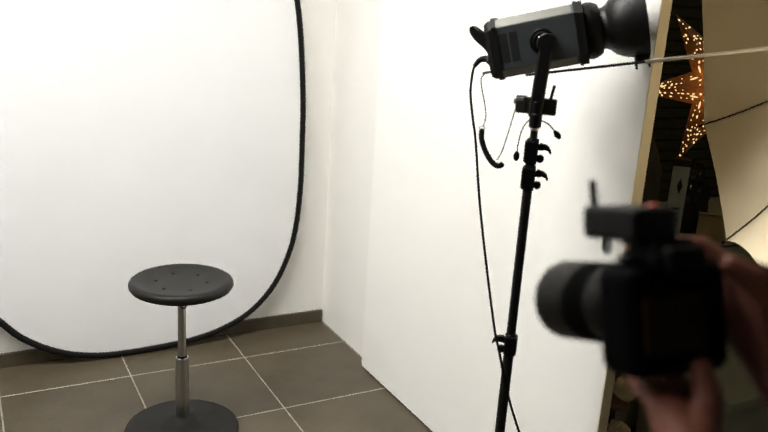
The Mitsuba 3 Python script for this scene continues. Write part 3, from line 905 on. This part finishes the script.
# radio trigger on the hot shoe
t = thing('radio_trigger', 'black radio trigger with short antenna on top of the camera', 'radio trigger')
TGM = KM @ basis((-0.010, 0.0705, -0.004), (1, 0, 0), (0, 1, 0), (0, 0, 1)) @ turn((1, 0, 0), 5)
part(t, 'case', moved(cat(rbox(-0.022, 0.026, -0.008, 0.023, -0.036, 0.044, 0.006), box(-0.010, 0.020, -0.0125, -0.004, 0.008, 0.036, 0.002)), TGM), 'black_plastic')
part(t, 'foot', moved(box(0.001, 0.019, -0.016, -0.010, 0.012, 0.034, 0.001), TGM), 'black_metal', False)
part(t, 'antenna', moved(cyl((-0.012, 0.020, -0.028), (-0.0135, 0.047, -0.030), 0.0036, n=12, c=0.001), TGM), 'black_plastic')
part(t, 'button', moved(cyl((0, 0, 0), (0, 0, 0.003), 0.0055, n=20, c=0.0008), TGM @ basis((0.008, 0.0225, 0.030), (1, 0, 0), (0, 0, -1), (0, 1, 0))), 'red_plastic', label='red button')

# strap of the camera
P = spline([Lc(0.064, 0.030, -0.030), Lc(0.074, 0.034, -0.045), Lc(0.084, 0.026, -0.075), Lc(0.098, 0.002, -0.11), Lc(0.112, -0.010, -0.16), Lc(0.12, 0.02, -0.24), (0.690, 0.140, 1.345), (0.710, 0.085, 1.42), (0.718, 0.025, 1.468), (0.716, -0.04, 1.488)], 8)
V, F = [], []
for i, p in enumerate(P):
    tg = nrm(P[min(i + 1, len(P) - 1)] - P[max(i - 1, 0)])
    sd = nrm(np.cross(tg, nrm(p - EYE)))
    th = np.cross(tg, sd)
    for a, b in ((1, 1), (1, -1), (-1, -1), (-1, 1)):
        V.append(p + sd * 0.006 * a + th * 0.0012 * b)
for i in range(len(P) - 1):
    for k_ in range(4):
        j_ = (k_ + 1) % 4
        F += [(i * 4 + k_, i * 4 + j_, i * 4 + 4 + j_), (i * 4 + k_, i * 4 + 4 + j_, i * 4 + 4 + k_)]
F += [(0, 1, 2), (0, 2, 3)]
e = (len(P) - 1) * 4
F += [(e, e + 2, e + 1), (e, e + 3, e + 2)]
solo('camera_strap', trimesh.Trimesh(V, F, process=False), 'rubber', 'black strap running from the camera over the right hand', 'strap', smooth=40)

# ------------------------------------------------------------------ the photographer
ball = trimesh.creation.icosphere(2).vertices


def bone(a, ra, b, rb):
    return m3.Manifold.hull_points(np.vstack([ball * ra + a, ball * rb + b]).astype(np.float64))


def chain(pts, rs):
    return [bone(np.array(pts[i], float), rs[i], np.array(pts[i + 1], float), rs[i + 1]) for i in range(len(pts) - 1)]


def fuse(bones, size, it=12):
    M = m3.Manifold.batch_boolean(bones, m3.OpType.Add)
    M = M.refine_to_length(size)
    m = unman(M)
    m = trimesh.Trimesh(m.vertices, m.faces, process=True)
    trimesh.smoothing.filter_taubin(m, lamb=0.5, nu=0.52, iterations=it)
    return m


WR = Lc(0.088, -0.078, -0.082)                   # right wrist
ER = np.array([0.86, 0.22, 0.985])
SR_ = np.array([0.83, -0.03, 1.39])
WL = Lc(-0.026, -0.116, -0.086)                    # left wrist
EL = np.array([0.40, 0.12, 0.955])
SL_ = np.array([0.47, -0.06, 1.39])

rh = []
K = [Lc(0.084, 0.034, -0.022), Lc(0.082, 0.014, -0.020), Lc(0.083, -0.006, -0.022), Lc(0.082, -0.026, -0.026)]     # knuckles
for kp in K:
    rh.append(bone(kp, 0.0105, WR, 0.022))
rh += [bone(K[i], 0.0105, K[i + 1], 0.0105) for i in range(3)]
rh += chain([K[0], Lc(0.070, 0.052, -0.006), Lc(0.049, 0.0535, 0.002), Lc(0.031, 0.0525, 0.004)], [0.0105, 0.0098, 0.0090, 0.0078])
for i, (yy, r) in enumerate(((0.016, 0.0098), (-0.005, 0.0096), (-0.026, 0.0086))):
    rh += chain([K[i + 1], Lc(0.0755, yy, 0.022), Lc(0.062, yy - 0.002, 0.049), Lc(0.038, yy - 0.004, 0.050)], [0.0105, r, r * 0.95, r * 0.82])
rh += chain([WR, Lc(0.086, -0.030, -0.080), Lc(0.074, 0.006, -0.084), Lc(0.060, 0.024, -0.078), Lc(0.044, 0.036, -0.069)], [0.022, 0.0175, 0.0125, 0.0115, 0.0095])
rh += chain([WR, Lc(0.084, -0.03, -0.045)], [0.024, 0.017])
rh += chain([WR, WR * 0.55 + ER * 0.45, ER], [0.0245, 0.037, 0.042])
right_arm = fuse(rh, 0.0045)

lh = []
KL = [Lc(-0.015, -0.080, -0.036), Lc(-0.001, -0.083, -0.032), Lc(0.014, -0.083, -0.033), Lc(0.027, -0.081, -0.038)]
for kp in KL:
    lh.append(bone(kp, 0.0115, WL, 0.023))
lh += [bone(KL[i], 0.0115, KL[i + 1], 0.0115) for i in range(3)]
for i, (x0, r, l) in enumerate(((0.002, 0.0096, 0.0), (0.015, 0.0098, 0.006), (0.028, 0.0096, 0.003), (0.040, 0.0086, -0.006))):
    lh += chain([KL[i], Lc(x0 - 0.006, -0.0755, -0.006 + l), Lc(x0, -0.0690, 0.014 + l), Lc(x0 + 0.005, -0.0675, 0.028 + l)], [0.0115, r, r * 0.95, r * 0.82])
lh += chain([WL, Lc(-0.004, -0.092, -0.076), Lc(0.006, -0.074, -0.0745), Lc(0.007, -0.050, -0.0665)], [0.021, 0.0155, 0.0120, 0.0095])
lh += chain([WL, Lc(-0.012, -0.088, -0.052)], [0.024, 0.018])
lh += chain([WL, WL * 0.55 + EL * 0.45, EL], [0.0245, 0.036, 0.041])
left_arm = fuse(lh, 0.0045)

HD = np.array([0.655, 0.02, 1.60])
hf = nrm(np.array([-0.1, 1.0, -0.35])); hr_ = nrm(np.cross(hf, (0, 0, 1))); hu = np.cross(hr_, hf)
H = lambda x, y, z: HD + hr_ * x + hf * y + hu * z
tb = []
pel, che, nek = np.array([0.66, -0.12, 0.93]), np.array([0.65, -0.09, 1.27]), np.array([0.652, -0.05, 1.44])
tb += [bone(pel + (s_ * 0.08, 0, 0), 0.095, pel + (s_ * 0.055, 0.0, 0.14), 0.095) for s_ in (1, -1)]
tb += [bone(pel + (s_ * 0.055, 0, 0.14), 0.095, che + (s_ * 0.07, 0, 0), 0.105) for s_ in (1, -1)]
tb += [bone(che + (s_ * 0.07, 0, 0), 0.105, nek + (s_ * 0.05, 0, -0.03), 0.06) for s_ in (1, -1)]
tb += [bone(pel - (0.08, 0, 0), 0.095, pel + (0.08, 0, 0), 0.095), bone(che - (0.07, 0, 0), 0.105, che + (0.07, 0, 0), 0.105), bone(nek, 0.052, H(0, -0.03, -0.06), 0.055)]
for S_, E_ in ((SR_, ER), (SL_, EL)):
    tb += [bone(che + (np.sign(S_[0] - 0.65) * 0.07, 0, 0.05), 0.085, S_, 0.055)] + chain([S_, S_ * 0.5 + E_ * 0.5, E_], [0.055, 0.048, 0.0425])
for s_ in (1, -1):
    tb += chain([pel + (s_ * 0.09, 0, -0.02), np.array([0.66 + s_ * 0.115, -0.10, 0.50]), np.array([0.66 + s_ * 0.125, -0.14, 0.085])], [0.095, 0.058, 0.04])
    tb += chain([np.array([0.66 + s_ * 0.125, -0.14, 0.06]), np.array([0.66 + s_ * 0.14, 0.03, 0.033])], [0.038, 0.030])
tb += [bone(H(0, -0.02, 0.035), 0.088, H(0, 0.005, 0.03), 0.083), bone(H(0, 0.0, 0.02), 0.078, H(0, 0.055, -0.065), 0.036), bone(H(0, 0.083, 0.02), 0.010, H(0, 0.103, -0.018), 0.014),
       bone(H(-0.02, 0.078, -0.052), 0.012, H(0.02, 0.078, -0.052), 0.012)] + [bone(H(s_ * 0.082, -0.01, 0.025), 0.014, H(s_ * 0.084, -0.005, -0.012), 0.011) for s_ in (1, -1)]
torso = fuse(tb, 0.016, 8)
allb = man(torso) + man(right_arm) + man(left_arm)
t = thing('person', 'photographer whose two hands hold the black camera from the right', 'person')
part(t, 'body', unman(allb), 'skin', True)
sh = [bone(pel + (s_ * 0.08, 0, 0.02), 0.108, pel + (s_ * 0.055, 0.0, 0.14), 0.106) for s_ in (1, -1)]
sh += [bone(pel + (s_ * 0.055, 0, 0.14), 0.106, che + (s_ * 0.07, 0, 0), 0.116) for s_ in (1, -1)] + [bone(che + (s_ * 0.07, 0, 0), 0.116, nek + (s_ * 0.05, 0, -0.035), 0.068) for s_ in (1, -1)]
sh += [bone(pel - (0.08, 0, -0.02), 0.108, pel + (0.08, 0, 0.02), 0.108), bone(che - (0.07, 0, 0), 0.116, che + (0.07, 0, 0), 0.116)]
for S_, E_ in ((SR_, ER), (SL_, EL)):
    sh += [bone(che + (np.sign(S_[0] - 0.65) * 0.07, 0, 0.05), 0.095, S_, 0.065), bone(S_, 0.065, S_ * 0.45 + E_ * 0.55, 0.062)]
part(t, 'shirt', fuse(sh, 0.02, 6), 'shirt', True, label='dark shirt')
tr_ = [bone(pel - (0.08, 0, 0.0), 0.106, pel + (0.08, 0, 0.0), 0.106)]
for s_ in (1, -1):
    tr_ += chain([pel + (s_ * 0.09, 0, -0.02), np.array([0.66 + s_ * 0.115, -0.10, 0.50]), np.array([0.66 + s_ * 0.125, -0.14, 0.11])], [0.106, 0.072, 0.062])
part(t, 'trousers', fuse(tr_, 0.02, 6), 'jeans', True, label='dark trousers')
for s_ in (1, -1):
    so = fuse(chain([np.array([0.66 + s_ * 0.125, -0.15, 0.062]), np.array([0.66 + s_ * 0.14, 0.04, 0.046])], [0.052, 0.042]), 0.012, 4)
    v = np.array(so.vertices); v[:, 2] = np.maximum(v[:, 2], 0.002); so.vertices = v
    part(t, 'shoe', so, 'rubber', True)
part(t, 'hair', fuse([bone(H(0, -0.028, 0.046), 0.094, H(0, -0.012, 0.062), 0.085), bone(H(0, -0.05, 0.0), 0.078, H(0, -0.028, 0.046), 0.09)], 0.012, 4), 'hair', True)
for s_ in (1, -1):
    ey = trimesh.creation.icosphere(3, 0.0125)
    ey.apply_translation(H(s_ * 0.031, 0.070, 0.012))
    e_ = part(t, 'eye', ey, 'eye_white', True)
    iris = trimesh.creation.icosphere(3, 0.0066)
    iris.apply_translation(H(s_ * 0.031, 0.0775, 0.010))
    part(e_, 'iris', iris, 'hair', True)
    part(t, 'eyebrow', tube(spline([H(s_ * 0.017, 0.083, 0.030), H(s_ * 0.032, 0.083, 0.034), H(s_ * 0.046, 0.074, 0.029)], 4), 0.0032, 8), 'hair', True)
